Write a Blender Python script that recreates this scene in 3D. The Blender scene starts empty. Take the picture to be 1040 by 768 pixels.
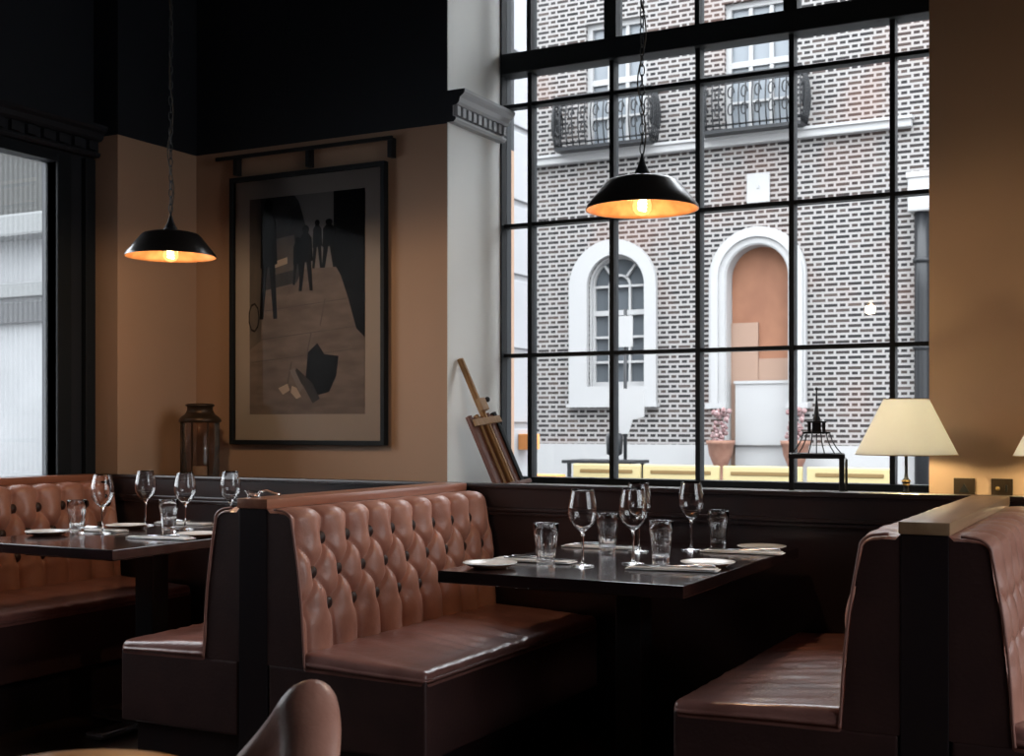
import bpy, bmesh, math, random
from mathutils import Vector, Matrix, noise
random.seed(7)
PI = math.pi
S = bpy.context.scene
COL = S.collection

# ---------------------------------------------------------------- camera, world, exposure
YAW = math.radians(27.7)
cam = bpy.data.cameras.new('camera')
cam_o = bpy.data.objects.new('camera', cam); COL.objects.link(cam_o)
cam_o.location = (0, 0, 1.17)
cam_o.rotation_euler = (PI / 2, 0, YAW)
cam.sensor_width = 36.0
cam.lens = 1270 / 1040 * 36
cam.shift_y = (432 - 384) / 1040          # horizon sits below the middle of the frame
cam.clip_start = 0.05; cam.clip_end = 200
cam.dof.use_dof = True; cam.dof.focus_distance = 3.8; cam.dof.aperture_fstop = 9.0
S.camera = cam_o

S.view_settings.view_transform = 'Standard'
S.view_settings.look = 'None'
S.view_settings.gamma = 1.0
S.view_settings.exposure = 0.58
try: S.view_settings.use_curve_mapping = False
except Exception: pass

w = bpy.data.worlds.new('overcast_sky'); S.world = w; w.use_nodes = True
wn = w.node_tree; bgn = wn.nodes['Background']
tc = wn.nodes.new('ShaderNodeTexCoord'); sp = wn.nodes.new('ShaderNodeSeparateXYZ')
rp = wn.nodes.new('ShaderNodeValToRGB')
rp.color_ramp.elements[0].position = 0.0; rp.color_ramp.elements[0].color = (.33, .35, .37, 1)
rp.color_ramp.elements[1].position = 0.75; rp.color_ramp.elements[1].color = (.90, .95, 1, 1)
wn.links.new(tc.outputs['Generated'], sp.inputs[0]); wn.links.new(sp.outputs['Z'], rp.inputs[0])
wn.links.new(rp.outputs[0], bgn.inputs['Color'])
bgn.inputs['Strength'].default_value = 6.5
S.cycles.max_bounces = 10; S.cycles.diffuse_bounces = 5; S.cycles.glossy_bounces = 5
S.cycles.transmission_bounces = 10; S.cycles.transparent_max_bounces = 16
S.cycles.sample_clamp_indirect = 6.0
S.cycles.caustics_reflective = False; S.cycles.caustics_refractive = False
S.cycles.use_denoising = True

XR0 = 3.6
# daylight portals sit in the real window openings and only guide the sky's light
def portal(cx, cy, cz, sx, sz, rot):
    l = bpy.data.lights.new('sky_portal', 'AREA'); l.shape = 'RECTANGLE'; l.size = sx; l.size_y = sz
    l.cycles.is_portal = True
    o = bpy.data.objects.new('sky_portal', l); COL.objects.link(o); o.location = (cx, cy, cz); o.rotation_euler = rot
portal(-1.87, 5.46, 2.25, 2.0, 2.7, (-PI / 2, 0, 0))
portal(2.0, 5.46, 2.25, 2.0, 2.7, (-PI / 2, 0, 0))
portal(XR0 + .22, 2.4, 2.24, 2.7, 3.5, (0, PI / 2, 0))
portal(-4.62, 3.1, 1.65, 1.96, 1.45, (0, -PI / 2, 0))

# ---------------------------------------------------------------- materials
def mat(name, base=(.5, .5, .5), rough=.5, metal=0, coat=0, spec=.5, bump=None, vary=None, emit=None, es=0, trans=0, ior=1.45, sheen=0):
    m = bpy.data.materials.new(name); m.use_nodes = True
    nt = m.node_tree; b = nt.nodes['Principled BSDF']
    b.inputs['Base Color'].default_value = (*base, 1); b.inputs['Roughness'].default_value = rough
    b.inputs['Metallic'].default_value = metal; b.inputs['Coat Weight'].default_value = coat
    b.inputs['Coat Roughness'].default_value = .15
    b.inputs['Specular IOR Level'].default_value = spec; b.inputs['Transmission Weight'].default_value = trans
    b.inputs['IOR'].default_value = ior; b.inputs['Sheen Weight'].default_value = sheen
    if emit: b.inputs['Emission Color'].default_value = (*emit, 1); b.inputs['Emission Strength'].default_value = es
    t = nt.nodes.new('ShaderNodeTexCoord')
    if vary:   # (scale, second colour, stretch)
        n = nt.nodes.new('ShaderNodeTexNoise'); n.inputs['Scale'].default_value = vary[0]; n.inputs['Detail'].default_value = 6
        mp = nt.nodes.new('ShaderNodeMapping'); mp.inputs['Scale'].default_value = vary[2] if len(vary) > 2 else (1, 1, 1)
        mx = nt.nodes.new('ShaderNodeMix'); mx.data_type = 'RGBA'
        r = nt.nodes.new('ShaderNodeValToRGB'); r.color_ramp.elements[0].position = .35; r.color_ramp.elements[1].position = .68
        mx.inputs['A'].default_value = (*base, 1); mx.inputs['B'].default_value = (*vary[1], 1)
        nt.links.new(t.outputs['Object'], mp.inputs[0]); nt.links.new(mp.outputs[0], n.inputs['Vector'])
        nt.links.new(n.outputs['Fac'], r.inputs[0]); nt.links.new(r.outputs[0], mx.inputs['Factor'])
        nt.links.new(mx.outputs['Result'], b.inputs['Base Color'])
    if bump:   # (scale, strength, distance)
        n2 = nt.nodes.new('ShaderNodeTexNoise'); n2.inputs['Scale'].default_value = bump[0]; n2.inputs['Detail'].default_value = 5
        bp = nt.nodes.new('ShaderNodeBump'); bp.inputs['Strength'].default_value = bump[1]; bp.inputs['Distance'].default_value = bump[2]
        nt.links.new(t.outputs['Object'], n2.inputs['Vector']); nt.links.new(n2.outputs['Fac'], bp.inputs['Height'])
        nt.links.new(bp.outputs[0], b.inputs['Normal'])
    return m

def pane_mat(name, tint=(1, 1, 1), diffuse=0.0, stripes=False):
    m = bpy.data.materials.new(name); m.use_nodes = True; nt = m.node_tree; nt.nodes.clear()
    o = nt.nodes.new('ShaderNodeOutputMaterial'); tr = nt.nodes.new('ShaderNodeBsdfTransparent'); tr.inputs[0].default_value = (*tint, 1)
    g = nt.nodes.new('ShaderNodeBsdfGlossy'); g.inputs['Roughness'].default_value = .02
    f = nt.nodes.new('ShaderNodeFresnel'); f.inputs[0].default_value = 1.3
    mx = nt.nodes.new('ShaderNodeMixShader'); nt.links.new(f.outputs[0], mx.inputs[0])
    nt.links.new(tr.outputs[0], mx.inputs[1]); nt.links.new(g.outputs[0], mx.inputs[2]); last = mx
    if diffuse:
        tl = nt.nodes.new('ShaderNodeBsdfTranslucent'); tl.inputs[0].default_value = (.9, .92, .94, 1)
        m2 = nt.nodes.new('ShaderNodeMixShader'); m2.inputs[0].default_value = diffuse
        if stripes:
            t = nt.nodes.new('ShaderNodeTexCoord'); s = nt.nodes.new('ShaderNodeSeparateXYZ'); nt.links.new(t.outputs['Object'], s.inputs[0])
            a = nt.nodes.new('ShaderNodeMath'); a.operation = 'MULTIPLY'; a.inputs[1].default_value = 230
            b = nt.nodes.new('ShaderNodeMath'); b.operation = 'SINE'; c = nt.nodes.new('ShaderNodeMath'); c.operation = 'MULTIPLY_ADD'
            c.inputs[1].default_value = diffuse * .55; c.inputs[2].default_value = diffuse
            nt.links.new(s.outputs['Y'], a.inputs[0]); nt.links.new(a.outputs[0], b.inputs[0]); nt.links.new(b.outputs[0], c.inputs[0])
            nt.links.new(c.outputs[0], m2.inputs[0])
        nt.links.new(mx.outputs[0], m2.inputs[1]); nt.links.new(tl.outputs[0], m2.inputs[2]); last = m2
    nt.links.new(last.outputs[0], o.inputs[0]); return m

def brick_mat():
    # Flemish bond, one course 75 mm: stretcher + header per 0.34 m, worked out from object x and z
    m = bpy.data.materials.new('stock_brick'); m.use_nodes = True; nt = m.node_tree; b = nt.nodes['Principled BSDF']
    b.inputs['Roughness'].default_value = .9
    def M(op, a, c=None, d=None):
        n = nt.nodes.new('ShaderNodeMath'); n.operation = op
        for i, v in enumerate((a, c, d)):
            if v is None: continue
            if isinstance(v, (int, float)): n.inputs[i].default_value = v
            else: nt.links.new(v, n.inputs[i])
        return n.outputs[0]
    t = nt.nodes.new('ShaderNodeTexCoord'); s = nt.nodes.new('ShaderNodeSeparateXYZ'); nt.links.new(t.outputs['Object'], s.inputs[0])
    X = M('ADD', s.outputs['X'], s.outputs['Y']); Z = s.outputs['Z']
    row = M('DIVIDE', Z, .075); ri = M('FLOOR', row); rf = M('SUBTRACT', row, ri)
    sh = M('MULTIPLY', M('MODULO', ri, 2.0), .5)
    u = M('ADD', M('DIVIDE', X, .34), sh); ui = M('FLOOR', u); uf = M('SUBTRACT', u, ui)
    head = M('GREATER_THAN', uf, .66)
    du = M('MINIMUM', M('ABSOLUTE', M('SUBTRACT', uf, .66)), M('MINIMUM', uf, M('SUBTRACT', 1.0, uf)))
    du = M('MULTIPLY', du, .34)
    dv = M('MULTIPLY', M('MINIMUM', rf, M('SUBTRACT', 1.0, rf)), .075)
    jv = nt.nodes.new('ShaderNodeMapRange'); jv.inputs[1].default_value = .014; jv.inputs[2].default_value = .019; nt.links.new(dv, jv.inputs[0])
    ju = nt.nodes.new('ShaderNodeMapRange'); ju.inputs[1].default_value = .013; ju.inputs[2].default_value = .020; nt.links.new(du, ju.inputs[0])
    isb = M('MINIMUM', jv.outputs[0], ju.outputs[0])
    cid = nt.nodes.new('ShaderNodeCombineXYZ'); nt.links.new(M('ADD', ui, M('MULTIPLY', head, .37)), cid.inputs[0]); nt.links.new(ri, cid.inputs[1])
    wn_ = nt.nodes.new('ShaderNodeTexWhiteNoise'); nt.links.new(cid.outputs[0], wn_.inputs[0])
    rr = nt.nodes.new('ShaderNodeValToRGB'); e = rr.color_ramp.elements
    e[0].position = 0; e[0].color = (.008, .007, .008, 1); e[1].position = 1; e[1].color = (.065, .05, .045, 1)
    k = e.new(.5); k.color = (.017, .015, .015, 1); k = e.new(.85); k.color = (.035, .025, .021, 1)
    nt.links.new(wn_.outputs[0], rr.inputs[0])
    n = nt.nodes.new('ShaderNodeTexNoise'); n.inputs['Scale'].default_value = .7; n.inputs['Detail'].default_value = 3; nt.links.new(t.outputs['Object'], n.inputs[0])
    r2 = nt.nodes.new('ShaderNodeValToRGB'); r2.color_ramp.elements[0].position = .52; r2.color_ramp.elements[1].position = .68
    nt.links.new(n.outputs['Fac'], r2.inputs[0])
    red = nt.nodes.new('ShaderNodeMix'); red.data_type = 'RGBA'; red.inputs['B'].default_value = (.10, .045, .03, 1)
    f = M('MULTIPLY', r2.outputs[0], .45); nt.links.new(f, red.inputs['Factor']); nt.links.new(rr.outputs[0], red.inputs['A'])
    mo = nt.nodes.new('ShaderNodeMix'); mo.data_type = 'RGBA'; mo.inputs['A'].default_value = (.245, .236, .23, 1); mo.inputs['B'].default_value = (.245, .175, .15, 1)
    nt.links.new(f, mo.inputs['Factor'])
    mx = nt.nodes.new('ShaderNodeMix'); mx.data_type = 'RGBA'; nt.links.new(isb, mx.inputs['Factor'])
    nt.links.new(mo.outputs['Result'], mx.inputs['A']); nt.links.new(red.outputs['Result'], mx.inputs['B'])
    nt.links.new(mx.outputs['Result'], b.inputs['Base Color'])
    return m

def plank_mat(name, c1, c2, rough):
    m = mat(name, c1, rough, vary=(3, c2, (1, 12, 1)), coat=.2)
    return m

M_ = {}
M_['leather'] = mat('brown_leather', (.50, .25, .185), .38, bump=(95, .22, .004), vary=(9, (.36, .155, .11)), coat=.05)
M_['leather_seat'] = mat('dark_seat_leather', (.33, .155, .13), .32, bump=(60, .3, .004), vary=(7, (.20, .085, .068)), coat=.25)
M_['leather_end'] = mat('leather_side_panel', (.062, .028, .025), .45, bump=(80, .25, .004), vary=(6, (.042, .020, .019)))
M_['button_pit_shade'] = mat('pit_shade_button_leather', (.030, .013, .010), .5)  # colour darkened to stand in for shade in the tuft pits
M_['piping'] = mat('leather_piping', (.30, .14, .11), .35)
M_['dark_wood'] = mat('dark_stained_wood', (.013, .012, .015), .32, vary=(4, (.026, .013, .013), (1, 1, .12)), coat=.3, bump=(30, .08, .002))
M_['cap_wood'] = mat('oiled_wood_cap', (.36, .15, .09), .34, vary=(5, (.26, .10, .06), (6, .5, 6)), coat=.35)
M_['cap_wood_oak'] = mat('oak_wood_cap', (.42, .26, .15), .34, vary=(5, (.34, .20, .11), (6, .5, 6)), coat=.35)
M_['table'] = mat('black_table_top', (.014, .010, .010), .13, vary=(6, (.03, .012, .012), (1, 6, 1)), coat=.5, bump=(14, .06, .004))
M_['iron'] = mat('black_iron', (.012, .013, .015), .38, metal=.2, bump=(60, .1, .002))
M_['frame_paint'] = mat('black_window_paint', (.008, .011, .014), .6, spec=.25, bump=(40, .05, .002))
M_['navy'] = mat('near_black_wall_paint', (.0075, .010, .015), .6, bump=(25, .08, .004))
M_['cream'] = mat('tan_wall_paint', (.45, .285, .192), .62, bump=(35, .06, .003), vary=(2, (.42, .275, .185)))
M_['white_paint'] = mat('white_reveal_paint', (.88, .88, .84), .55, bump=(30, .05, .003), vary=(1.5, (.84, .84, .80)))
M_['gray_cornice'] = mat('grey_cornice_paint', (.42, .43, .44), .45)
M_['floor'] = plank_mat('dark_floorboards', (.085, .045, .028), (.04, .022, .016), .32)
M_['ceiling'] = mat('dark_ceiling_paint', (.012, .013, .016), .7)
M_['glass'] = mat('drinking_glass', (1, 1, 1), .0, trans=1, ior=1.46)
M_['pane'] = pane_mat('window_glass')
M_['pane_stripe'] = pane_mat('ribbed_window_glass', diffuse=.025, stripes=True)
M_['china'] = mat('white_glazed_china', (.86, .86, .85), .22, coat=.3)
M_['china_foot'] = mat('brown_unglazed_rim', (.40, .19, .11), .5)
M_['linen'] = mat('white_napkin_linen', (.90, .90, .91), .8, bump=(120, .2, .002), sheen=.2)
M_['steel'] = mat('polished_steel', (.62, .63, .65), .2, metal=1)
M_['shade_out'] = mat('black_enamel_shade', (.016, .013, .012), .30, metal=.3, coat=.4)
M_['copper'] = mat('copper_shade_lining', (.42, .20, .08), .42, metal=.7, vary=(14, (.26, .10, .035)))
M_['bulb'] = mat('glowing_bulb', (1, .8, .5), .3, emit=(1.0, .66, .28), es=6)
M_['filament'] = mat('hot_filament', (1, .9, .7), .3, emit=(1.0, .85, .6), es=18)
M_['brass'] = mat('aged_brass', (.45, .30, .12), .35, metal=.9)
M_['cord'] = mat('twisted_cable', (.05, .035, .02), .7)
M_['brick'] = brick_mat()
M_['stucco'] = mat('white_render', (.31, .315, .33), .8, vary=(1.2, (.28, .285, .30)))
M_['ext_white'] = mat('white_exterior_paint', (.32, .32, .32), .6)
M_['ply'] = mat('orange_plywood', (.235, .105, .058), .7, vary=(2.2, (.17, .07, .038), (1, 1, .7)))
M_['ply_pale'] = mat('pale_plywood', (.26, .17, .125), .7)
M_['dull_glass'] = mat('far_window_glass', (.08, .09, .10), .2)
M_['dull_glass2'] = mat('upper_window_glass', (.17, .19, .21), .2)
M_['yellow'] = mat('yellow_plastic', (.36, .30, .15), .5)
M_['yellow_slot'] = mat('ochre_slot', (.14, .085, .025), .6)
M_['asphalt'] = mat('street_asphalt', (.16, .16, .165), .85, vary=(6, (.22, .22, .22)))
M_['olive'] = mat('olive_grey_render', (.011, .011, .009), .8)
M_['mid_gray'] = mat('grey_stone_band', (.12, .125, .125), .8)
M_['orange'] = mat('orange_plastic', (.65, .28, .08), .5)
M_['terracotta'] = mat('terracotta', (.22, .115, .08), .8, vary=(8, (.17, .08, .055)))
M_['pale_stone'] = mat('pale_stone_wall', (.20, .205, .21), .8, vary=(.8, (.15, .155, .16)))
M_['easel_wood'] = mat('golden_easel_wood', (.45, .27, .13), .5, vary=(14, (.34, .19, .08), (8, 8, 1)))
M_['easel_dark'] = mat('walnut_easel_wood', (.12, .045, .03), .45, vary=(14, (.20, .08, .05), (8, 8, 1)))
M_['mat_board'] = mat('pale_mat_board', (.52, .46, .42), .8)
M_['bronze_plate'] = mat('bronze_switch_plate', (.055, .035, .022), .38, metal=.6)
M_['table_edge'] = mat('orange_oak', (.75, .29, .035), .4, coat=.3, vary=(5, (.62, .20, .03), (1, 8, 1)))

def shade_mat():
    m = bpy.data.materials.new('cream_fabric_shade'); m.use_nodes = True; nt = m.node_tree; nt.nodes.clear()
    o = nt.nodes.new('ShaderNodeOutputMaterial'); d = nt.nodes.new('ShaderNodeBsdfDiffuse'); d.inputs[0].default_value = (.88, .86, .82, 1)
    t = nt.nodes.new('ShaderNodeBsdfTranslucent'); t.inputs[0].default_value = (.84, .86, .90, 1)
    mx = nt.nodes.new('ShaderNodeMixShader'); mx.inputs[0].default_value = .30
    n = nt.nodes.new('ShaderNodeTexNoise'); n.inputs['Scale'].default_value = 160; bp = nt.nodes.new('ShaderNodeBump'); bp.inputs['Strength'].default_value = .1
    nt.links.new(n.outputs['Fac'], bp.inputs['Height']); nt.links.new(bp.outputs[0], d.inputs['Normal'])
    nt.links.new(d.outputs[0], mx.inputs[1]); nt.links.new(t.outputs[0], mx.inputs[2]); nt.links.new(mx.outputs[0], o.inputs[0]); return m
M_['shade'] = shade_mat()

# ---------------------------------------------------------------- mesh helpers
def B(): return bmesh.new()
def box(bm, x0, x1, y0, y1, z0, z1, mi=0, bevel=0.0, seg=2):
    vs = [bm.verts.new((x, y, z)) for x in (x0, x1) for y in (y0, y1) for z in (z0, z1)]
    idx = [(0, 1, 3, 2), (4, 6, 7, 5), (0, 4, 5, 1), (2, 3, 7, 6), (0, 2, 6, 4), (1, 5, 7, 3)]
    fs = [bm.faces.new([vs[i] for i in q]) for q in idx]
    for f in fs: f.material_index = mi
    if bevel:
        es = list({e for f in fs for e in f.edges})
        r = bmesh.ops.bevel(bm, geom=es, offset=bevel, segments=seg, affect='EDGES', profile=.6)
        for f in r['faces']: f.material_index = mi
def lathe(bm, prof, cx=0, cy=0, cz=0, n=32, mi=0, close=False, smooth=True):
    rings = []
    for r, z in prof:
        if r < 1e-6: rings.append([bm.verts.new((cx, cy, cz + z))])
        else: rings.append([bm.verts.new((cx + r * math.cos(2 * PI * i / n), cy + r * math.sin(2 * PI * i / n), cz + z)) for i in range(n)])
    pairs = list(zip(rings[:-1], rings[1:]))
    if close: pairs.append((rings[-1], rings[0]))
    for a, b in pairs:
        for i in range(n):
            j = (i + 1) % n
            if len(a) == 1 and len(b) == 1: continue
            if len(a) == 1: f = bm.faces.new((a[0], b[i], b[j]))
            elif len(b) == 1: f = bm.faces.new((a[i], b[0], a[j]))
            else: f = bm.faces.new((a[i], b[i], b[j], a[j]))
            f.material_index = mi; f.smooth = smooth
def tube(bm, pts, r, n=8, mi=0, closed=False, cap=True):
    pts = [Vector(p) for p in pts]; rings = []; N = len(pts)
    up = None
    for i, p in enumerate(pts):
        if closed: d = pts[(i + 1) % N] - pts[i - 1]
        else: d = pts[min(i + 1, N - 1)] - pts[max(i - 1, 0)]
        d.normalize()
        if up is None: up = d.orthogonal().normalized()
        else:
            up = up - d * up.dot(d)
            up = up.normalized() if up.length > 1e-5 else d.orthogonal().normalized()
        v = d.cross(up); rr = r[i] if isinstance(r, (list, tuple)) else r
        rings.append([bm.verts.new(p + (up * math.cos(2 * PI * k / n) + v * math.sin(2 * PI * k / n)) * rr) for k in range(n)])
    prs = list(zip(rings[:-1], rings[1:])) + ([(rings[-1], rings[0])] if closed else [])
    for a, b in prs:
        for k in range(n):
            f = bm.faces.new((a[k], a[(k + 1) % n], b[(k + 1) % n], b[k])); f.material_index = mi; f.smooth = True
    if cap and not closed:
        for q in (rings[0][::-1], rings[-1]): bm.faces.new(q).material_index = mi
def prism(bm, loop, y0, y1, mi=0):
    """closed (x, z) loop given thickness from y0 to y1"""
    a = [bm.verts.new((x, y0, z)) for x, z in loop]; b = [bm.verts.new((x, y1, z)) for x, z in loop]
    fs = [bm.faces.new(a), bm.faces.new(b[::-1])]
    n = len(loop)
    for i in range(n): fs.append(bm.faces.new((a[i], b[i], b[(i + 1) % n], a[(i + 1) % n])))
    for f in fs: f.material_index = mi
def ring_prism(bm, outer, inner, y0, y1, mi=0):
    """band between two equally long open (x, z) polylines, thickness y0..y1"""
    n = len(outer)
    A = [[bm.verts.new((p[0], y, p[1])) for p in L] for y in (y0, y1) for L in (outer, inner)]
    for i in range(n - 1):
        for q in ((A[0][i], A[0][i+1], A[1][i+1], A[1][i]), (A[2][i], A[3][i], A[3][i+1], A[2][i+1]),
                  (A[0][i], A[2][i], A[2][i+1], A[0][i+1]), (A[1][i], A[1][i+1], A[3][i+1], A[3][i])):
            bm.faces.new(q).material_index = mi
    for i in (0, n - 1): bm.faces.new((A[0][i], A[1][i], A[3][i], A[2][i])).material_index = mi
def sheet_holes(bm, outer, holes, y0, y1, mi=0):
    """wall in the x-z plane with openings, thickness y0..y1 and real reveals"""
    for y in (y0, y1):
        es = []
        for L in [outer] + holes:
            v = [bm.verts.new((x, y, z)) for x, z in L]
            es += [bm.edges.new((v[i], v[(i + 1) % len(v)])) for i in range(len(v))]
        r = bmesh.ops.triangle_fill(bm, use_beauty=True, use_dissolve=False, edges=es, normal=(0, -1, 0))
        for g in r['geom']:
            if isinstance(g, bmesh.types.BMFace): g.material_index = mi
    for L in [outer] + holes:
        a = [bm.verts.new((x, y0, z)) for x, z in L]; b = [bm.verts.new((x, y1, z)) for x, z in L]
        for i in range(len(L)):
            bm.faces.new((a[i], a[(i + 1) % len(L)], b[(i + 1) % len(L)], b[i])).material_index = mi
def rect(x0, x1, z0, z1): return [(x0, z0), (x1, z0), (x1, z1), (x0, z1)]
def arch(x0, x1, z0, zs, n=24):
    r = (x1 - x0) / 2; c = (x0 + x1) / 2
    return [(x0, z0)] + [(c - r * math.cos(PI * i / n), zs + r * math.sin(PI * i / n)) for i in range(n + 1)] + [(x1, z0)]

def obj(name, bm, mats, parent=None, smooth=False, auto=None):
    bmesh.ops.recalc_face_normals(bm, faces=bm.faces)
    me = bpy.data.meshes.new(name); 
    if smooth:
        for f in bm.faces: f.smooth = True
    bm.to_mesh(me); bm.free()
    for m in (mats if isinstance(mats, (list, tuple)) else [mats]): me.materials.append(M_[m] if isinstance(m, str) else m)
    o = bpy.data.objects.new(name, me); COL.objects.link(o)
    if parent: o.parent = parent
    if auto:
        try: me.set_sharp_from_angle(angle=math.radians(auto))
        except Exception: pass
    return o
def thing(name, label, cat, loc=(0, 0, 0), rz=0, group=None):
    o = bpy.data.objects.new(name, None); COL.objects.link(o); o.location = loc; o.rotation_euler = (0, 0, rz)
    o.empty_display_size = .1; o['label'] = label; o['category'] = cat
    if group: o['group'] = group
    return o
def tag(o, label, cat, group=None):
    o['label'] = label; o['category'] = cat
    if group: o['group'] = group
    return o
def struct(name, bm, mats, parent=None, label=None, **k):
    o = obj(name, bm, mats, parent, **k)
    if not parent: o['kind'] = 'structure'
    if label: o['label'] = label
    return o
KIDS = {}
def dup(root, loc=None, rz=None, label=None, group=None):
    def cp(o, par):
        c = o.copy(); COL.objects.link(c)
        if par: c.parent = par
        for ch in [q for q in bpy.data.objects if q.parent == o]: cp(ch, c)
        return c
    r = cp(root, None)
    if loc is not None: r.location = loc
    if rz is not None: r.rotation_euler = (0, 0, rz)
    if label: r['label'] = label
    if group: r['group'] = group
    return r

# ---------------------------------------------------------------- room shell
XL, XR, YF, YW, ZC = -4.5, 3.6, -2.2, 4.85, 3.75
YG = 5.40          # glass plane of the big window
b = B(); box(b, -4.9, XR + .3, YF - .3, 5.5, -.12, 0); struct('floor', b, 'floor')
b = B(); box(b, -4.9, XR + .3, YF - .3, 5.5, ZC, ZC + .15); struct('ceiling', b, 'ceiling')
# back wall: tan below, near-black above z 2.53 (left of the window), and the wall right of it
b = B(); box(b, -4.75, -2.876, YW, 5.5, .0, 2.53); struct('wall_back_left', b, 'cream')
b = B(); box(b, -4.75, -2.876, YW, 5.5, 2.53, ZC); struct('wall_back_left_upper', b, 'navy')
b = B(); box(b, -.79, .95, YW, 5.5, 0, ZC); struct('wall_back_right', b, 'cream')
b = B(); box(b, 3.05, XR + .3, YW, 5.5, 0, ZC); box(b, .95, 3.05, YW, 5.5, 0, .86); box(b, .95, 3.05, YW, 5.5, 3.62, ZC); struct('wall_back_far_right', b, 'cream')
b = B(); box(b, .16, .55, 3.98, YW, .942, ZC); struct('wall_light_blocker', b, 'cream')  # unseen column, added to keep side window light off the wall behind the lamps
b = B(); box(b, -2.876, -.79, YW, 5.5, 0, .86); box(b, -2.876, -.79, YW, 5.5, 3.62, ZC); struct('wall_back_middle', b, 'white_paint')
b = B(); box(b, -2.877, -2.873, YW, 5.36, .86, 3.62); struct('wall_window_reveal', b, 'white_paint')
# left wall with its window opening y 2.1..4.09, z .94..2.37
b = B()
box(b, -4.59, XL, YF, 2.1, 0, ZC); box(b, -4.59, XL, 4.09, 5.5, 0, ZC)
box(b, -4.59, XL, 2.1, 4.09, 0, .94); box(b, -4.59, XL, 2.1, 4.09, 2.385, ZC)
struct('wall_left', b, 'navy')
b = B(); box(b, XR, XR + .3, YF, .6, 0, ZC); box(b, XR, XR + .3, 4.2, 5.5, 0, ZC); box(b, XR, XR + .3, .6, 4.2, 0, .86); box(b, XR, XR + .3, .6, 4.2, 3.62, ZC); struct('wall_right', b, 'navy')
b = B(); box(b, -4.9, XR + .3, YF - .3, YF, 0, ZC); struct('wall_front', b, 'navy')
# pier in the back left corner: tan to z 2.53, black above
b = B(); box(b, XL, -4.345, 4.316, YW, .0, 2.53, 0, .004); struct('wall_pier', b, 'cream')
b = B(); box(b, XL, -4.345, 4.316, YW, 2.53, ZC); struct('wall_pier_upper', b, 'navy')
# ledge behind the panelling and its front panelling
b = B(); box(b, -4.34, 3.5, 4.34, YW, 0, .86); box(b, -2.873, -.795, YW, 5.34, .855, .868)
struct('trim_1', b, 'dark_wood', label='dark shelf running behind the bench panelling under the window')
b = B()
box(b, XL, 3.5, 4.30, 4.345, 0, .925)
box(b, XL, 3.5, 4.288, 4.355, .925, .942, 0, .005)
box(b, XL, 3.5, 4.283, 4.30, .835, .850, 0, .004); box(b, XL, 3.5, 4.288, 4.30, .820, .835, 0, .004)
struct('trim_2', b, 'dark_wood', label='dark wooden panelling with moulding behind the booths', auto=30)
b = B(); box(b, -2.87, -.80, 5.20, 5.352, .868, .893, 0, .006); struct('trim_3', b, 'gray_cornice', label='pale painted sill board under the big window')

def cornice(run, out, z0, n_dent, name, m, label, hs=.165):
    """classical cornice along y on a wall facing +x"""
    y0, y1 = run; bm = B(); x = out
    prof = [(0, 0), (.035, 0), (.045, .012), (.045, .022), (.030, .03), (.030, .085), (.050, .088), (.062, .10), (.068, .125), (.085, .138), (.092, .150), (.092, hs), (0, hs)]
    A = [bm.verts.new((x + p, y0, z0 + q * .86)) for p, q in prof]; C = [bm.verts.new((x + p, y1, z0 + q * .86)) for p, q in prof]
    n = len(prof)
    for i in range(n): bm.faces.new((A[i], A[(i+1) % n], C[(i+1) % n], C[i]))
    bm.faces.new(A[::-1]).material_index = 1; bm.faces.new(C)
    o = struct(name, bm, [m, 'navy'], label=label)
    bm = B(); pitch = (y1 - y0) / n_dent
    for k in range(n_dent):
        box(bm, x + .028, x + .052, y0 + pitch * (k + .15), y0 + pitch * (k + .72), z0 + .028, z0 + .070)
    obj('dentil_row', bm, m, o)
cornice((4.848, 5.335), -2.876, 2.535, 10, 'trim_4', 'gray_cornice', 'grey dentil cornice on the white window reveal')
cornice((-1, 4.316), XL, 2.43, 60, 'trim_5', 'navy', 'dark dentil cornice above the left window')

# ---------------------------------------------------------------- windows
def big_window(n, xs, x0, x1, label):
    z0, z1 = .90, 3.60; yg = YG; root = thing('window_%d' % n, label, 'window'); root['kind'] = 'structure'
    bm = B()
    box(bm, x0 - .03, x0, yg - .05, yg + .05, z0, z1); box(bm, x1, x1 + .03, yg - .05, yg + .05, z0, z1)
    box(bm, x0, x1, yg - .05, yg + .05, z0 - .035, z0 + .022); box(bm, x0, x1, yg - .05, yg + .05, z1 - .05, z1 + .02)
    box(bm, x0, x1, yg - .065, yg + .05, 2.868, 2.966, 0, .006)
    obj('window_frame', bm, 'frame_paint', root)
    bm = B()
    for i, x in enumerate(xs):
        box(bm, x - .011, x + .011, yg - .03, yg + .03, z0 + .02, 2.87)
        t = .03 if i in (1, 3) else .011
        box(bm, x - t, x + t, yg - .04 - (.01 if i in (1, 3) else 0), yg + .03, 2.96, z1 - .05)
    for z in (1.508, 2.138, 2.718): box(bm, x0, x1, yg - .028, yg + .028, z - .009, z + .009)
    obj('glazing_bar', bm, 'frame_paint', root)
    bm = B(); box(bm, x0, x1, yg - .003, yg + .003, z0, z1 - .04); obj('pane', bm, 'pane', root)
big_window(1, (-2.724, -2.296, -1.876, -1.45, -1.023), -2.865, -.86, 'tall black metal framed window with many panes facing the brick building')
big_window(3, (1.28, 1.64, 2.0, 2.36, 2.72), .99, 3.01, 'second tall black metal framed window further right')
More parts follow.
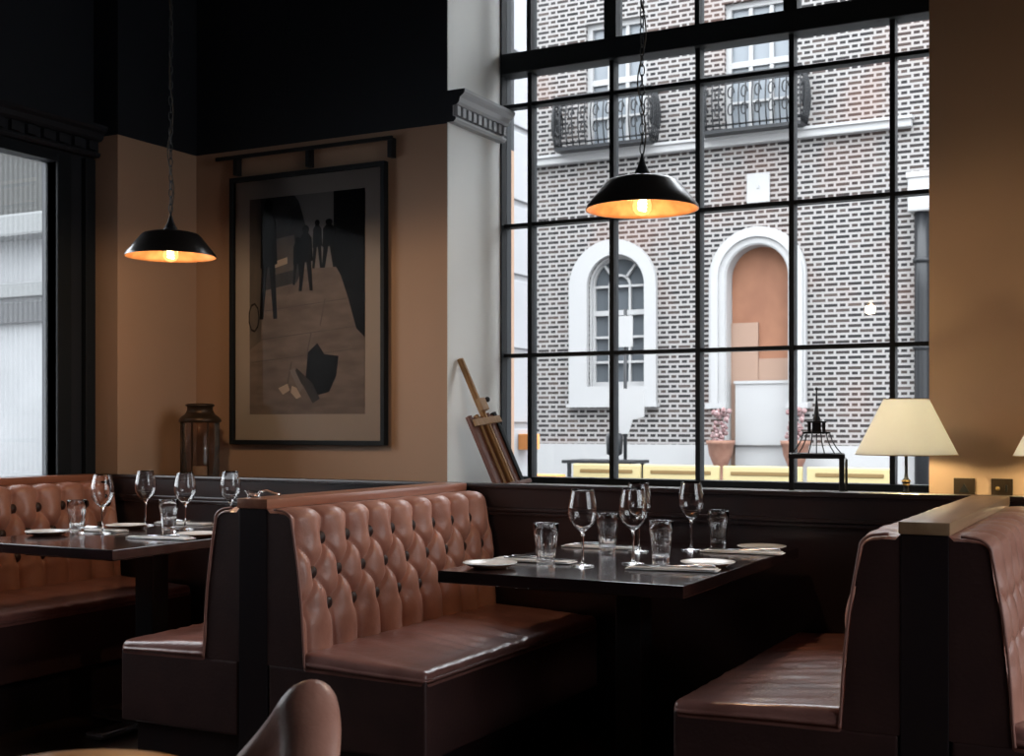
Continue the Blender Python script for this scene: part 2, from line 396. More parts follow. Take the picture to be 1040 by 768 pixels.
def side_window():
    root = thing('window_4', 'black metal framed window in the right wall beyond the picture', 'window'); root['kind'] = 'structure'
    x = XR + .15; bm = B()
    for y in (.6, 1.2, 1.8, 2.4, 3.0, 3.6, 4.17): box(bm, x - .03, x + .03, y, y + .03, .86, 3.62)
    for z in (.87, 1.508, 2.138, 2.718, 2.9, 3.58): box(bm, x - .028, x + .028, .6, 4.2, z - .012, z + .012)
    obj('window_frame', bm, 'frame_paint', root)
    bm = B(); box(bm, x - .003, x + .003, .6, 4.2, .86, 3.62); obj('pane', bm, 'pane', root)
side_window()
# left window: frame, sill, ribbed glass
root = thing('window_2', 'dark framed window with ribbed glass on the left wall', 'window'); root['kind'] = 'structure'
b = B()
box(b, XL - .07, XL + .012, 4.09, 4.17, .90, 2.42, 0, .004); box(b, XL - .05, XL + .03, 4.24, 4.30, .90, 2.42, 0, .004)
box(b, XL - .07, XL + .012, 2.03, 2.1, .90, 2.42); box(b, XL - .07, XL + .012, 2.1, 4.09, 2.375, 2.42)
obj('window_frame', b, 'frame_paint', root)
b = B(); box(b, XL - .12, XL + .03, 2.1, 4.09, .918, .938, 0, .005); obj('window_sill', b, 'gray_cornice', root)
b = B(); box(b, XL - .06, XL - .054, 2.1, 4.09, .94, 2.385); obj('pane', b, 'pane_stripe', root)

# ---------------------------------------------------------------- outside: street and buildings
b = B(); box(b, -30, 40, -20, 30, -.35, -.13); struct('street_ground', b, 'asphalt', label='grey street outside the window')
YB = 18.0
bl = thing('brick_building', 'dark stock brick building with arched openings seen through the big window', 'building')
hx = [(-8.083, -7.121)]
loops = [arch(-8.083, -7.121, 1.776, 3.345), arch(-5.834, -4.869, -.1, 3.36), rect(-8.138, -7.118, 5.52, 7.49), rect(-5.87, -4.825, 5.50, 7.46)]
b = B(); sheet_holes(b, rect(-15, 5, .875, 8.9), [l if min(p[1] for p in l) > .9 else arch(-5.834, -4.869, .8751, 3.36) for l in loops], YB, YB + .35)
obj('brick_wall', b, 'brick', bl)
b = B(); box(b, -15, -5.834, YB - .03, YB + .35, -.1, .875); box(b, -4.869, 5, YB - .03, YB + .35, -.1, .875); obj('plinth', b, 'ext_white', bl)
b = B(); box(b, -15, -3.15, YB - .13, YB + .01, 5.31, 5.45, 0, .02); box(b, -15, -3.13, YB - .17, YB, 5.42, 5.46); obj('stone_band', b, 'ext_white', bl)
b = B(); box(b, -15, 5, YB - .1, YB + .4, 8.9, 9.1); obj('coping', b, 'ext_white', bl)
# upstairs windows
def sash(x0, x1, z0, z1, parent):
    bm = B(); y = YB + .12; t = .085
    box(bm, x0, x0 + t, y - .04, y + .06, z0, z1); box(bm, x1 - t, x1, y - .04, y + .06, z0, z1)
    box(bm, x0 + t, x1 - t, y - .04, y + .06, z1 - t, z1); box(bm, x0 + t, x1 - t, y - .04, y + .06, z0, z0 + .06)
    box(bm, x0 + t, x1 - t, y - .03, y + .05, z0 + 1.0, z0 + 1.09)
    for f in (.36, .66): xx = x0 + (x1 - x0) * f; box(bm, xx - .03, xx + .03, y - .025, y + .05, z0 + .06, z1 - t)
    for z in (z0 + .48, z0 + 1.5): box(bm, x0 + t, x1 - t, y - .02, y + .05, z - .015, z + .02)
    f = obj('window', bm, 'ext_white', parent)
    bm = B(); box(bm, x0 + .02, x1 - .02, y + .03, y + .04, z0 + .02, z1 - .02); obj('pane', bm, 'dull_glass2', f)
sash(-8.138, -7.118, 5.52, 7.49, bl); sash(-5.87, -4.825, 5.50, 7.46, bl)
# arched ground floor window
b = B()
ring_prism(b, arch(-8.391, -6.928, 1.776, 3.33), arch(-8.083, -7.121, 1.776, 3.345), YB - .09, YB + .02)
ring_prism(b, arch(-8.10, -7.10, 1.776, 3.34), arch(-8.05, -7.15, 1.776, 3.345), YB + .03, YB + .10)
box(b, -8.391, -6.928, YB - .09, YB + .02, 1.46, 1.776); box(b, -8.42, -6.90, YB - .13, YB, 1.45, 1.50)
obj('window_surround', b, 'ext_white', bl)
cx, cz, R = -7.602, 3.345, .47; y0, y1 = YB + .10, YB + .16
b = B()
for x in (cx - .17, cx + .17): box(b, x - .018, x + .018, y0, y1, 1.78, 3.345)
for z, t in ((3.345, .018), (2.93, .04), (2.55, .018), (2.16, .018), (1.80, .05)): box(b, cx - .47, cx + .47, y0 - .005, y1, z - t, z + t)
for s in (-1, 1): box(b, cx + s * .45 - .035, cx + s * .45 + .035, y0, y1, 1.78, 3.36)
ring_prism(b, [(cx - .19 * math.cos(PI * i / 14), cz + .19 * math.sin(PI * i / 14)) for i in range(15)], [(cx - .155 * math.cos(PI * i / 14), cz + .155 * math.sin(PI * i / 14)) for i in range(15)], y0, y1)
ring_prism(b, [(cx - .485 * math.cos(PI * i / 20), cz + .485 * math.sin(PI * i / 20)) for i in range(21)], [(cx - .43 * math.cos(PI * i / 20), cz + .43 * math.sin(PI * i / 20)) for i in range(21)], y0, y1)
for a in (52, 128):
    d = Vector((math.cos(math.radians(a)), math.sin(math.radians(a)))); n_ = Vector((-d.y, d.x)) * .018
    p, q = d * .17, d * .46
    prism(b, [(cx + v.x, cz + v.y) for v in (p - n_, q - n_, q + n_, p + n_)], y0, y1)
f = obj('window', b, 'ext_white', bl)
b = B(); prism(b, arch(-8.10, -7.10, 1.76, 3.345), YB + .17, YB + .18); obj('pane', b, 'dull_glass', f)
# doorway with white surround, plywood and a white board
b = B(); ring_prism(b, arch(-6.079, -4.624, 1.45, 3.36), arch(-5.834, -4.869, 1.45, 3.36), YB - .10, YB + .02)
ring_prism(b, arch(-6.04, -4.663, 1.45, 3.36), arch(-5.93, -4.773, 1.45, 3.36), YB - .14, YB - .09)
box(b, -6.12, -5.80, YB - .16, YB + .02, 1.42, 1.50); box(b, -4.90, -4.58, YB - .16, YB + .02, 1.42, 1.50)
ring_prism(b, arch(-5.84, -4.863, -.1, 3.36), arch(-5.815, -4.888, -.1, 3.36), YB - .08, YB + .26)
obj('door_surround', b, 'ext_white', bl)
b = B(); prism(b, arch(-5.834, -4.869, -.1, 3.36), YB + .2, YB + .26); dr = obj('door', b, 'ply', bl)
b = B(); box(b, -5.834, -5.40, YB + .15, YB + .20, .1, 2.70); box(b, -5.40, -4.869, YB + .17, YB + .20, .1, 2.16); obj('plywood_patch', b, 'ply_pale', dr)
b = B(); box(b, -5.72, -4.87, YB + .06, YB + .13, -.1, 1.785); box(b, -5.74, -4.865, YB + .04, YB + .13, 1.785, 1.83); obj('white_board', b, 'ext_white', dr)
b = B(); box(b, -5.517, -5.175, YB - .03, YB + .01, 4.449, 4.885, 0, .006); box(b, -5.36, -5.33, YB - .045, YB - .02, 4.66, 4.70); obj('wall_plaque', b, 'ext_white', bl)
# rainwater pipe with pale hopper
b = B(); tube(b, [(-3.0, YB - .16, z) for z in (-.1, 1.5, 3.0, 4.1)], .10, 16)
for z in (.8, 2.2, 3.4): lathe(b, [(.10, 0), (.125, .01), (.125, .06), (.10, .07)], -3.0, YB - .16, z, 16)
pp = obj('drainpipe', b, 'iron', bl)
b = B(); box(b, -3.17, -2.84, YB - .30, YB, 4.1, 4.62, 0, .03); box(b, -3.19, -2.82, YB - .32, YB, 4.56, 4.64, 0, .01); obj('hopper', b, 'ext_white', pp)
# iron balconies
def balcony(x0, x1, z0, z1, parent):
    yf = YB - .36; bm = B()
    box(bm, x0, x1, yf - .03, YB, z0 - .05, z0)
    p = obj('balcony', bm, 'iron', parent); bm = B()
    for (a, c) in (((x0, yf), (x1, yf)), ((x0, yf), (x0, YB)), ((x1, yf), (x1, YB))):
        for z, r in ((z1, .022), (z0 + .06, .014), (z1 - .12, .011)): tube(bm, [(a[0], a[1], z), (c[0], c[1], z)], r, 6)
    n = 15
    for i in range(n + 1):
        x = x0 + (x1 - x0) * i / n
        tube(bm, [(x, yf - .07 * math.sin(PI * t / 6), z0 + (z1 - z0) * t / 6) for t in range(7)], .011, 5)
        if i < n and i % 2 == 0:
            c_ = x + (x1 - x0) / n / 2 + .03
            for zz in (z0 + .25, z0 + .5):
                tube(bm, [(c_ + .055 * math.cos(q * PI / 5) * (1 - q * .05), yf - .06, zz + .11 * math.sin(q * PI / 5) * (1 - q * .05)) for q in range(12)], .011, 5)
    for x in (x0, x1):
        for j in range(5):
            y = yf + .36 * j / 5; sx = -1 if x == x0 else 1
            tube(bm, [(x + sx * .06 * math.sin(PI * t / 6), y, z0 + (z1 - z0) * t / 6) for t in range(7)], .013, 5)
            tube(bm, [(x + sx * .03, y + .05 * math.cos(q * PI / 5), z0 + .4 + .2 * math.sin(q * PI / 5)) for q in range(11)], .013, 5)
    obj('railing', bm, 'iron', p)
balcony(-8.50, -6.92, 5.50, 6.28, bl); balcony(-6.12, -4.62, 5.50, 6.28, bl)

# white rendered building edge immediately left of the window
wb = thing('rendered_building', 'white rendered building edge with horizontal joints at the left of the big window', 'building')
b = B(); box(b, -4.7, -3.32, 5.55, 6.52, -.1, 8.5); obj('wall', b, 'stucco', wb)
b = B()
z = -.1
while z < 8.4:
    box(b, -4.7, -3.30, 5.55, 6.54, z + .012, z + .40, 0, .006); z += .425
obj('rendered_course', b, 'stucco', wb)
b = B(); box(b, -3.30, -3.22, 6.36, 6.48, 1.03, 1.12, 0, .005); obj('alarm_box', b, 'orange', wb)
# pale building seen through the left window
pb = thing('terraced_building', 'pale building with grey bands seen through the left window', 'building')
b = B(); box(b, -20, -8.5, 10, 12, -.1, 8); obj('wall', b, 'pale_stone', pb)
b = B(); box(b, -20, -8.45, 9.9, 10, 3.52, 8); obj('upper_storey', b, 'olive', pb)
b = B(); box(b, -20, -8.4, 9.7, 10, 3.27, 3.52, 0, .03); box(b, -20, -8.45, 9.9, 10, 2.62, 2.78, 0, .01); obj('stone_band', b, 'mid_gray', pb)
b = B(); box(b, -20, -8.45, 9.93, 10, 2.33, 2.56); obj('dark_band', b, 'iron', pb)

# yellow street barriers
bars = [(-6.49, -5.60), (-5.57, -4.62), (-4.58, -3.65), (-3.60, -2.65)]
def barrier(x0, x1):
    r = thing('street_barrier', '', 'barrier', ((x0 + x1) / 2, 14, -.1), 0, 'yellow barriers across the street'); L = (x1 - x0) / 2
    bm = B(); box(bm, -L, L, -.03, .03, .56, .80, 0, .02); obj('board', bm, 'yellow', r)
    bm = B(); box(bm, -L + .1, L - .1, -.04, -.028, .69, .735, 0, .008); obj('slot', bm, 'yellow_slot', r)
    for s in (-1, 1):
        bm = B(); box(bm, s * (L - .1) - .03, s * (L - .1) + .03, -.03, .03, .03, .58); box(bm, s * (L - .1) - .05, s * (L - .1) + .05, -.25, .25, 0, .04); obj('leg', bm, 'yellow', r)
    return r
for (x0, x1), lb in zip(bars, ('leftmost yellow street barrier, in front of the arched window', 'yellow street barrier right of the arched window', 'yellow street barrier in front of the plywood doorway', 'rightmost yellow street barrier, behind the lantern and lamp')):
    barrier(x0, x1)['label'] = lb
# notices, table and clutter in the street
t = thing('notice_pole', 'thin black street pole carrying white notices before the arched window', 'sign post', (-6.22, 15, -.1))
b = B(); tube(b, [(0, 0, .02), (0, 0, 1.4), (0, 0, 2.77)], .025, 8); lathe(b, [(0, .0), (.18, 0), (.18, .03), (0, .04)], 0, 0, 0, 20); obj('pole', b, 'iron', t)
b = B(); box(b, -.13, .12, -.05, -.035, 2.28, 2.68); obj('notice', b, 'ext_white', t)
b = B(); prism(b, [(-.08, 1.75), (.28, 1.72), (.28, 1.38), (.12, 1.34), (.06, 1.16), (-.05, 1.16), (-.09, 1.4)], -.055, -.035); obj('notice', b, 'ext_white', t)
t = thing('street_table', 'dark outdoor table standing across the street before the arched window', 'table', (-6.3, 14.6, -.1))
b = B(); box(b, -.5, .45, -.3, .3, .79, .83, 0, .005); obj('table_top', b, 'iron', t)
for sx in (-.42, .38):
    for sy in (-.24, .24):
        b = B(); box(b, sx - .02, sx + .02, sy - .02, sy + .02, 0, .79); obj('leg', b, 'iron', t)
b = B(); lathe(b, [(0, 0), (.06, 0), (.05, .05), (.10, .08), (.11, .30), (.085, .34), (0, .35)], -6.18, 14.55, .73, 16)
tag(obj('black_urn', b, 'iron'), 'black urn standing on the dark outdoor table', 'urn')
b = B(); box(b, -6.55, -6.2, 12.9, 13.15, .32, .60, 0, .01); box(b, -6.55, -6.2, 12.9, 13.15, -.1, .30, 0, .01)
tag(obj('orange_crate', b, 'orange'), 'orange crate on the street left of the yellow barriers', 'crate')
def planter(x, lb):
    r = thing('planter', lb, 'planter', (x, 17.55, -.1))
    bm = B(); lathe(bm, [(0, 0), (.17, 0), (.15, .05), (.09, .12), (.08, .62), (.11, .70), (.17, .85), (.19, .98), (.21, 1.0), (.21, 1.05), (.17, 1.05), (0, 1.0)], n=20); obj('pot', bm, 'terracotta', r)
    bm = B(); rnd = random.Random(3)
    for k in range(60):
        a, h, q = rnd.uniform(0, 2 * PI), rnd.uniform(1.02, 1.5), rnd.uniform(.02, .14)
        bmesh.ops.create_icosphere(bm, subdivisions=1, radius=rnd.uniform(.02, .045), matrix=Matrix.Translation((q * math.cos(a), q * math.sin(a), h)))
    obj('flowers', bm, mat('pale_pink_flowers', (.30, .22, .22), .8, vary=(20, (.16, .07, .07))), r); return r
planter(-5.78, 'terracotta planter left of the plywood doorway'); planter(-4.68, 'terracotta planter right of the plywood doorway')

# ---------------------------------------------------------------- booths
ROWS = (.815, .713, .612); PITCH = .134; U0 = .165
NF = 66
def back_profile():
    """(outward, z, nx, nz) from the seat up the front and over the roll to the rail"""
    pts = []
    for i in range(NF):
        t = i / (NF - 1); z = .435 + t * (.875 - .435)
        pts.append((.150 - .050 * t ** .8 + .012 * math.sin(PI * t), z))
    x1, z1 = pts[-1]
    for i in range(1, 11):
        a = PI / 2 * i / 10; pts.append((x1 - .045 * (1 - math.cos(a)), z1 + .034 * math.sin(a)))
    x2, z2 = pts[-1]
    for i in range(1, 6): pts.append((x2 * (1 - i / 5), z2 + .002))
    return pts
PROF = back_profile()
def tuft(u, z, L, top):
    p = PITCH; uu = (u - U0) / p
    if z >= ROWS[0] or top: h = abs(math.sin(PI * uu)) ** .85; hz = 0
    elif z <= ROWS[2]:  h = abs(math.sin(PI * uu)) ** .85
    else:
        vv = (ROWS[0] - z) / (ROWS[0] - ROWS[1]) / 2
        h = (abs(math.sin(PI * (uu + vv))) * abs(math.sin(PI * (uu - vv)))) ** .425
    pit = 0
    if z >= ROWS[0] or z <= ROWS[2] or top: cr = abs(uu - round(uu)) * p
    else: cr = min(abs(uu + vv - round(uu + vv)), abs(uu - vv - round(uu - vv))) * p * .8
    crease = math.exp(-(cr / .0055) ** 2)
    for r, zr in enumerate(ROWS):
        off = .5 if r == 1 else 0
        k = round(uu - off) + off; du = (uu - k) * p; dz = z - zr
        if not top: pit += math.exp(-(du * du / (2 * .027 ** 2) + dz * dz / (2 * (.030 if dz > 0 else .020) ** 2)))
    return h, pit, crease
def tufted(L, side):
    bm = B(); nu = int(L / .0052); n = len(PROF); grid = []
    for i in range(nu + 1):
        u = L * i / nu; col = []
        edge = min(1, (u / .022)) ** .5 if u < .022 else (min(1, (L - u) / .022) ** .5 if L - u < .022 else 1)
        for j, (o, z) in enumerate(PROF):
            a = PROF[max(j - 1, 0)]; c = PROF[min(j + 1, n - 1)]
            tx, tz = c[0] - a[0], c[1] - a[1]; l = math.hypot(tx, tz); nx, nz = tz / l, -tx / l
            h, pit, cre = tuft(u, z, L, j > NF + 1)
            fade = 1 if j < NF + 4 else max(.25, 1 - (j - NF - 4) / 12)
            d = (.026 * h - .017 - .010 * cre) * fade - .019 * pit
            d = d * edge - .012 * (1 - edge) + .003 * noise.noise(Vector((u * 14, z * 14, side * 3)))
            if j == n - 1: d = 0
            col.append(bm.verts.new((side * (o + nx * d), u, z + nz * d)))
        grid.append(col)
    for i in range(nu):
        for j in range(n - 1):
            bm.faces.new((grid[i][j], grid[i + 1][j], grid[i + 1][j + 1], grid[i][j + 1])).smooth = True
    for col in (grid[0], grid[-1]):
        base = [bm.verts.new((0, col[0].co.y, col[j].co.z)) for j in range(n)]
        for j in range(n - 1):
            try:
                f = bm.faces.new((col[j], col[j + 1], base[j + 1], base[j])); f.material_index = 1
            except ValueError: pass
    # covered buttons sunk in the pits, oversized and near-black to paint in pit shade
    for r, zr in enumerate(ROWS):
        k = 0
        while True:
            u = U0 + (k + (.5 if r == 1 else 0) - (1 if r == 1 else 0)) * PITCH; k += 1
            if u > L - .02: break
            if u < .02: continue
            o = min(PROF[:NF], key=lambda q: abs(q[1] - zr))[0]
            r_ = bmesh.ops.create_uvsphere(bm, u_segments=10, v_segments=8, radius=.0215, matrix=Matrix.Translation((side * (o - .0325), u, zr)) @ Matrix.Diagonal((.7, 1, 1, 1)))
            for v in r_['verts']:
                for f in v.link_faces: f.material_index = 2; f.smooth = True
    return bm
def rounded_block(bm, x0, x1, y0, y1, z0, z1, r, nx, ny, nz, fn=None):
    c = bmesh.new()
    def lin(a, q, n): return [a + (q - a) * i / n for i in range(n + 1)]
    X, Y, Z = lin(x0, x1, nx), lin(y0, y1, ny), lin(z0, z1, nz)
    # crowd the outer samples into the rounding
    def warp(L, a, q):
        return [a] + [a + r * .3] + [a + r * .8] + lin(a + r * 1.6, q - r * 1.6, max(2, len(L) - 6)) + [q - r * .8, q - r * .3, q]
    X, Y, Z = warp(X, x0, x1), warp(Y, y0, y1), warp(Z, z0, z1)
    cache = {}
    def V(i, j, k):
        key = (i, j, k)
        if key not in cache:
            p = Vector((X[i], Y[j], Z[k]))
            q = Vector((min(max(p.x, x0 + r), x1 - r), min(max(p.y, y0 + r), y1 - r), min(max(p.z, z0 + r), z1 - r)))
            d = p - q
            if d.length > 1e-9:
                m = max(abs(d.x), abs(d.y), abs(d.z)); p = q + d.normalized() * (r if m >= r * .999 else m)
            if fn: p = fn(p)
            cache[key] = bm.verts.new(p)
        return cache[key]
    a, b_, c_ = len(X) - 1, len(Y) - 1, len(Z) - 1
    def Q(*vs): bm.faces.new([V(*v) for v in vs]).smooth = True
    for i in range(a):
        for j in range(b_):
            Q((i, j, 0), (i, j + 1, 0), (i + 1, j + 1, 0), (i + 1, j, 0)); Q((i, j, c_), (i + 1, j, c_), (i + 1, j + 1, c_), (i, j + 1, c_))
    for i in range(a):
        for k in range(c_):
            Q((i, 0, k), (i + 1, 0, k), (i + 1, 0, k + 1), (i, 0, k + 1)); Q((i, b_, k), (i, b_, k + 1), (i + 1, b_, k + 1), (i + 1, b_, k))
    for j in range(b_):
        for k in range(c_):
            Q((0, j, k), (0, j, k + 1), (0, j + 1, k + 1), (0, j + 1, k)); Q((a, j, k), (a, j + 1, k), (a, j + 1, k + 1), (a, j, k + 1))
def seat_shape(side, L, seed):
    def fn(p):
        x = abs(p.x); y = p.y
        if p.z > .40:
            t = min(1, (p.z - .40) / .06)
            cx_ = (x - .16) / .42
            crown = .010 * math.sin(PI * min(1, max(0, cx_))) * math.sin(PI * min(1, max(0, y / L)))
            # creases fanning across the seat from where people slide in
            q = noise.noise(Vector((x * 5 + seed, y * 24 + 4 * x, seed))) * .0065 + noise.noise(Vector((x * 16, y * 60 + 9 * x, seed + 4))) * .0022
            amp = math.exp(-((y - L * .55) / (L * .33)) ** 2)
            p = p + Vector((0, 0, t * (crown + .022 * max(0, 1 - cx_) + q * (.35 + amp))))
        return p
    return fn
def booth(x, y0, y1, sides, lb, cap='cap_wood', seed=0, dep=(.573, .573)):
    L = y1 - y0; r = thing('booth_bench', lb, 'bench', (x, y0, 0), 0, 'tufted leather booth benches')
    w0 = -.055 if -1 in sides else -.02; w1 = .055 if 1 in sides else .02
    bm = B(); box(bm, w0, w1, 0, L, 0, .912, 0, .003)
    obj('partition', bm, 'dark_wood', r)
    bm = B(); box(bm, w0 - .004, w1 + .004, -.004, L, .912, .943, 0, .004); obj('rail_cap', bm, cap, r, auto=30)
    for s in sides:
        ro = w1 if s > 0 else w0
        bk = obj('backrest', tufted(L, s), ['leather', 'leather_end', 'button_pit_shade'], r); bk.location = (ro, 0.002, 0)
        bm = B(); tube(bm, [(s * (o - .006 + .0), -.001, z) for o, z in PROF[:-3]], .0042, 6); obj('piping', bm, 'piping', bk)
        bm = B(); dp = dep[0] if s < 0 else dep[1]; x0, x1 = sorted((ro + s * .125, ro + s * dp))
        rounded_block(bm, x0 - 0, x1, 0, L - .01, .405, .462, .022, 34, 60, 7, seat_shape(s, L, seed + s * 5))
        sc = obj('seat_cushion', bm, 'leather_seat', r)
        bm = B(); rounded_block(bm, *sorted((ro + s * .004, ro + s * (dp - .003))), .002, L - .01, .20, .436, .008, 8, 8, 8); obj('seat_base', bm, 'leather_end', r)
        bm = B(); box(bm, *sorted((ro + s * .01, ro + s * (dp - .06))), .02, L - .01, 0, .205); obj('plinth', bm, 'dark_wood', r)
    return r
booth(-2.507, 3.05, 4.28, (-1, 1), 'double sided tufted brown leather booth bench left of the central table', seed=1, dep=(.50, .573))
booth(-.508, 3.05, 4.28, (-1, 1), 'double sided tufted leather booth bench at the right edge with oak top', 'cap_wood_oak', seed=9)
booth(-4.47, 2.6, 4.27, (1,), 'tufted leather bench against the left wall under the ribbed window', seed=20)

# ---------------------------------------------------------------- tables
def table(cx, lb):
    r = thing('dining_table', lb, 'table', (cx, 3.675, 0), 0, 'black booth tables')
    bm = B(); box(bm, -.374, .374, -.575, .575, .715, .75, 0, .003, 2); obj('table_top', bm, 'table', r)
    bm = B(); box(bm, -.22, .22, -.42, .42, .69, .715); obj('apron', bm, 'dark_wood', r)
    bm = B(); box(bm, -.045, .045, -.045, .045, .03, .69, 0, .006); obj('column', bm, 'iron', r)
    bm = B(); box(bm, -.28, .28, -.045, .045, .0, .03, 0, .01); box(bm, -.045, .045, -.30, .30, 0, .03, 0, .01); box(bm, -.12, .12, -.12, .12, .028, .036, 0, .003); obj('foot', bm, 'steel' if cx < -3 else 'iron', r)
    return r
table(-1.496, 'black wooden table in the central booth laid for four')
table(-3.52, 'black wooden table in the left booth laid with glasses')

# ---------------------------------------------------------------- tableware
TZ = .7505
def wine_glass():
    r = thing('wine_glass', 'x', 'wine glass')
    prof = [(0, .002), (.012, .0), (.034, .0), (.036, .0012), (.034, .0028), (.016, .005), (.0055, .009), (.0038, .02), (.0034, .05), (.0036, .085), (.0048, .098), (.009, .104),
            (.020, .112), (.032, .125), (.0405, .142), (.0435, .158), (.0425, .178), (.0385, .20), (.0335, .2235), (.0322, .229), (.0316, .229), (.0318, .2235), (.0372, .20), (.0411, .178), (.0421, .158), (.0390, .143), (.031, .1275), (.019, .1145), (.008, .1075), (0, .106)]
    bm = B(); lathe(bm, prof, n=40); obj('glass_body', bm, 'glass', r)
    return r
def tumbler():
    r = thing('tumbler', 'x', 'drinking glass')
    bm = B(); n = 40
    prof = [(0, .004), (.020, .001), (.0265, 0), (.0275, .004), (.0285, .02), (.0315, .06), (.0345, .088), (.0362, .094), (.0368, .1), (.0378, .126), (.0372, .1275), (.0358, .1265), (.0348, .1), (.0325, .088), (.0285, .06), (.0252, .022), (.022, .015), (0, .013)]
    rings = []
    for q, (rr, z) in enumerate(prof):
        if rr == 0: rings.append([bm.verts.new((0, 0, z))]); continue
        ring = []
        for i in range(n * 2):
            a = 2 * PI * i / (n * 2)
            f = 1 - (.06 if 3 <= q <= 6 else 0) * abs(math.sin(a * 5)) ** .6      # ten pressed facets up to the shoulder
            ring.append(bm.verts.new((rr * f * math.cos(a), rr * f * math.sin(a), z)))
        rings.append(ring)
    for a, c in zip(rings[:-1], rings[1:]):
        for i in range(n * 2):
            j = (i + 1) % (n * 2)
            if len(a) == 1: bm.faces.new((a[0], c[i], c[j])).smooth = True
            elif len(c) == 1: bm.faces.new((a[i], c[0], a[j])).smooth = True
            else: bm.faces.new((a[i], c[i], c[j], a[j])).smooth = True
    obj('glass_body', bm, 'glass', r); return r
def side_plate():
    r = thing('side_plate', 'x', 'plate')
    bm = B(); lathe(bm, [(0, .007), (.052, .007), (.058, .009), (.074, .0135), (.0805, .0165), (.0815, .0155), (.079, .013)], n=48); obj('plate_top', bm, 'china', r)
    bm = B(); lathe(bm, [(.079, .013), (.060, .005), (.050, .001), (.046, .0), (.044, .003), (0, .004)], n=48); obj('plate_underside', bm, 'china_foot', r); return r
def napkin():
    bm = B()
    for k, (a, c, z0, z1) in enumerate(((.135, .034, 0, .0035), (.128, .032, .0038, .0072))):
        def fn(p, k=k): return p + Vector((0, .002 * math.sin(p.x * 30 + k), .0009 * (1 + noise.noise(Vector((p.x * 30, p.y * 40, k))))))
        rounded_block(bm, -a + k * .004, a, -c, c, z0, z1, .0016, 22, 10, 4, fn)
    o = obj('napkin', bm, 'linen'); o['category'] = 'napkin'; return o
def knife():
    r = thing('table_knife', 'x', 'knife')
    bm = B(); prism(bm, [(.0, -.008), (.09, -.009), (.115, -.004), (.12, .004), (.0, .007)], 0, .0012)
    bmesh.ops.transform(bm, matrix=Matrix.Rotation(-PI / 2, 4, 'X'), verts=bm.verts); 
    for v in bm.verts: v.co.z = abs(v.co.z) + .001
    obj('blade', bm, 'steel', r)
    bm = B(); tube(bm, [(-.10, 0, .0042), (-.09, 0, .0045), (-.04, 0, .0042), (0.004, 0, .0028)], [.0035, .0045, .004, .0026], 8); obj('handle', bm, 'steel', r); return r
def fork():
    r = thing('table_fork', 'x', 'fork')
    bm = B(); box(bm, .04, .062, -.011, .011, .002, .0036, 0, .0007)
    for k in range(4): box(bm, .06, .105, -.0105 + k * .006, -.0075 + k * .006, .0022, .0036)
    obj('tines', bm, 'steel', r)
    bm = B(); tube(bm, [(-.09, 0, .004), (-.06, 0, .004), (0, 0, .0032), (.042, 0, .003)], [.0038, .0036, .0024, .0024], 8); obj('handle', bm, 'steel', r); return r

PROTO = {'w': wine_glass(), 't': tumbler(), 'p': side_plate(), 'n': napkin(), 'k': knife(), 'f': fork()}
used = set()
G = {'w': 'wine glasses on the booth tables', 't': 'faceted tumblers on the booth tables', 'p': 'side plates on the booth tables', 'n': 'folded napkins on the booth tables', 'k': 'knives lying on the napkins', 'f': 'forks lying on the napkins'}
def put(k, x, y, lb, z=TZ, rz=0):
    if k in used: o = dup(PROTO[k], (x, y, z), rz)
    else: o = PROTO[k]; used.add(k); o.location = (x, y, z); o.rotation_euler = (0, 0, rz)
    o['label'] = lb; o['group'] = G[k]; return o
CT = 'central table'
put('w', -1.545, 3.395, 'wine glass at the near left of the central table, before the two tumblers')
put('w', -1.434, 3.52, 'wine glass in the middle of the central table, nearer of the two overlapping')
put('w', -1.56, 3.875, 'wine glass partly hidden behind the middle wine glass on the central table')
put('w', -1.42, 4.0, 'rightmost wine glass on the central table, far side')
put('t', -1.645, 3.352, 'leftmost tumbler on the central table, beside the near left plate')
put('t', -1.642, 3.808, 'tumbler at the far left place of the central table, between two wine glasses')
put('t', -1.375, 3.60, 'tumbler at the near right place of the central table')
put('t', -1.367, 4.125, 'rightmost tumbler on the central table, farthest from the camera')
put('p', -1.772, 3.235, 'side plate at the left front corner of the central table')
put('p', -1.209, 3.552, 'side plate near the right edge of the central table, nearer one')
put('p', -1.207, 4.10, 'side plate at the far right corner of the central table')
places = [(-1.73, 3.435, .03, 'near left place of the central table'), (-1.72, 3.93, .02, 'far left place of the central table'),
          (-1.272, 3.425, .16, 'near right place of the central table'), (-1.238, 3.985, .05, 'far right place of the central table'),
          (-3.765, 3.63, .03, 'near left place of the left booth table'), (-3.70, 4.05, .02, 'far left place of the left booth table'),
          (-3.30, 3.49, .10, 'near right place of the left booth table')]
for x, y, a, nm in places:
    if y == 3.435 or y == 3.63: pass
    flip = PI if x < -3.5 or -2 < x < -1.5 else 0
    put('n', x, y, 'folded white napkin at the ' + nm, TZ, a)
    put('k', x + .02 * math.cos(a), y + .017, 'steel knife on the napkin at the ' + nm, TZ + .0085, a + PI * (flip == 0))
    put('f', x + .0, y - .014, 'steel fork on the napkin at the ' + nm, TZ + .0085, a + .05 + PI * (flip == 0))
put('w', -3.66, 3.555, 'leftmost wine glass on the left booth table, nearest the ribbed window')
put('w', -3.79, 3.92, 'second wine glass from the left on the left booth table')
put('w', -3.505, 3.845, 'third wine glass from the left on the left booth table, before the glass jar')
put('w', -3.44, 4.043, 'rightmost wine glass on the left booth table, beside the booth end')
put('t', -3.782, 3.54, 'left tumbler on the left booth table')
put('t', -3.497, 3.742, 'right tumbler on the left booth table, before the third wine glass')
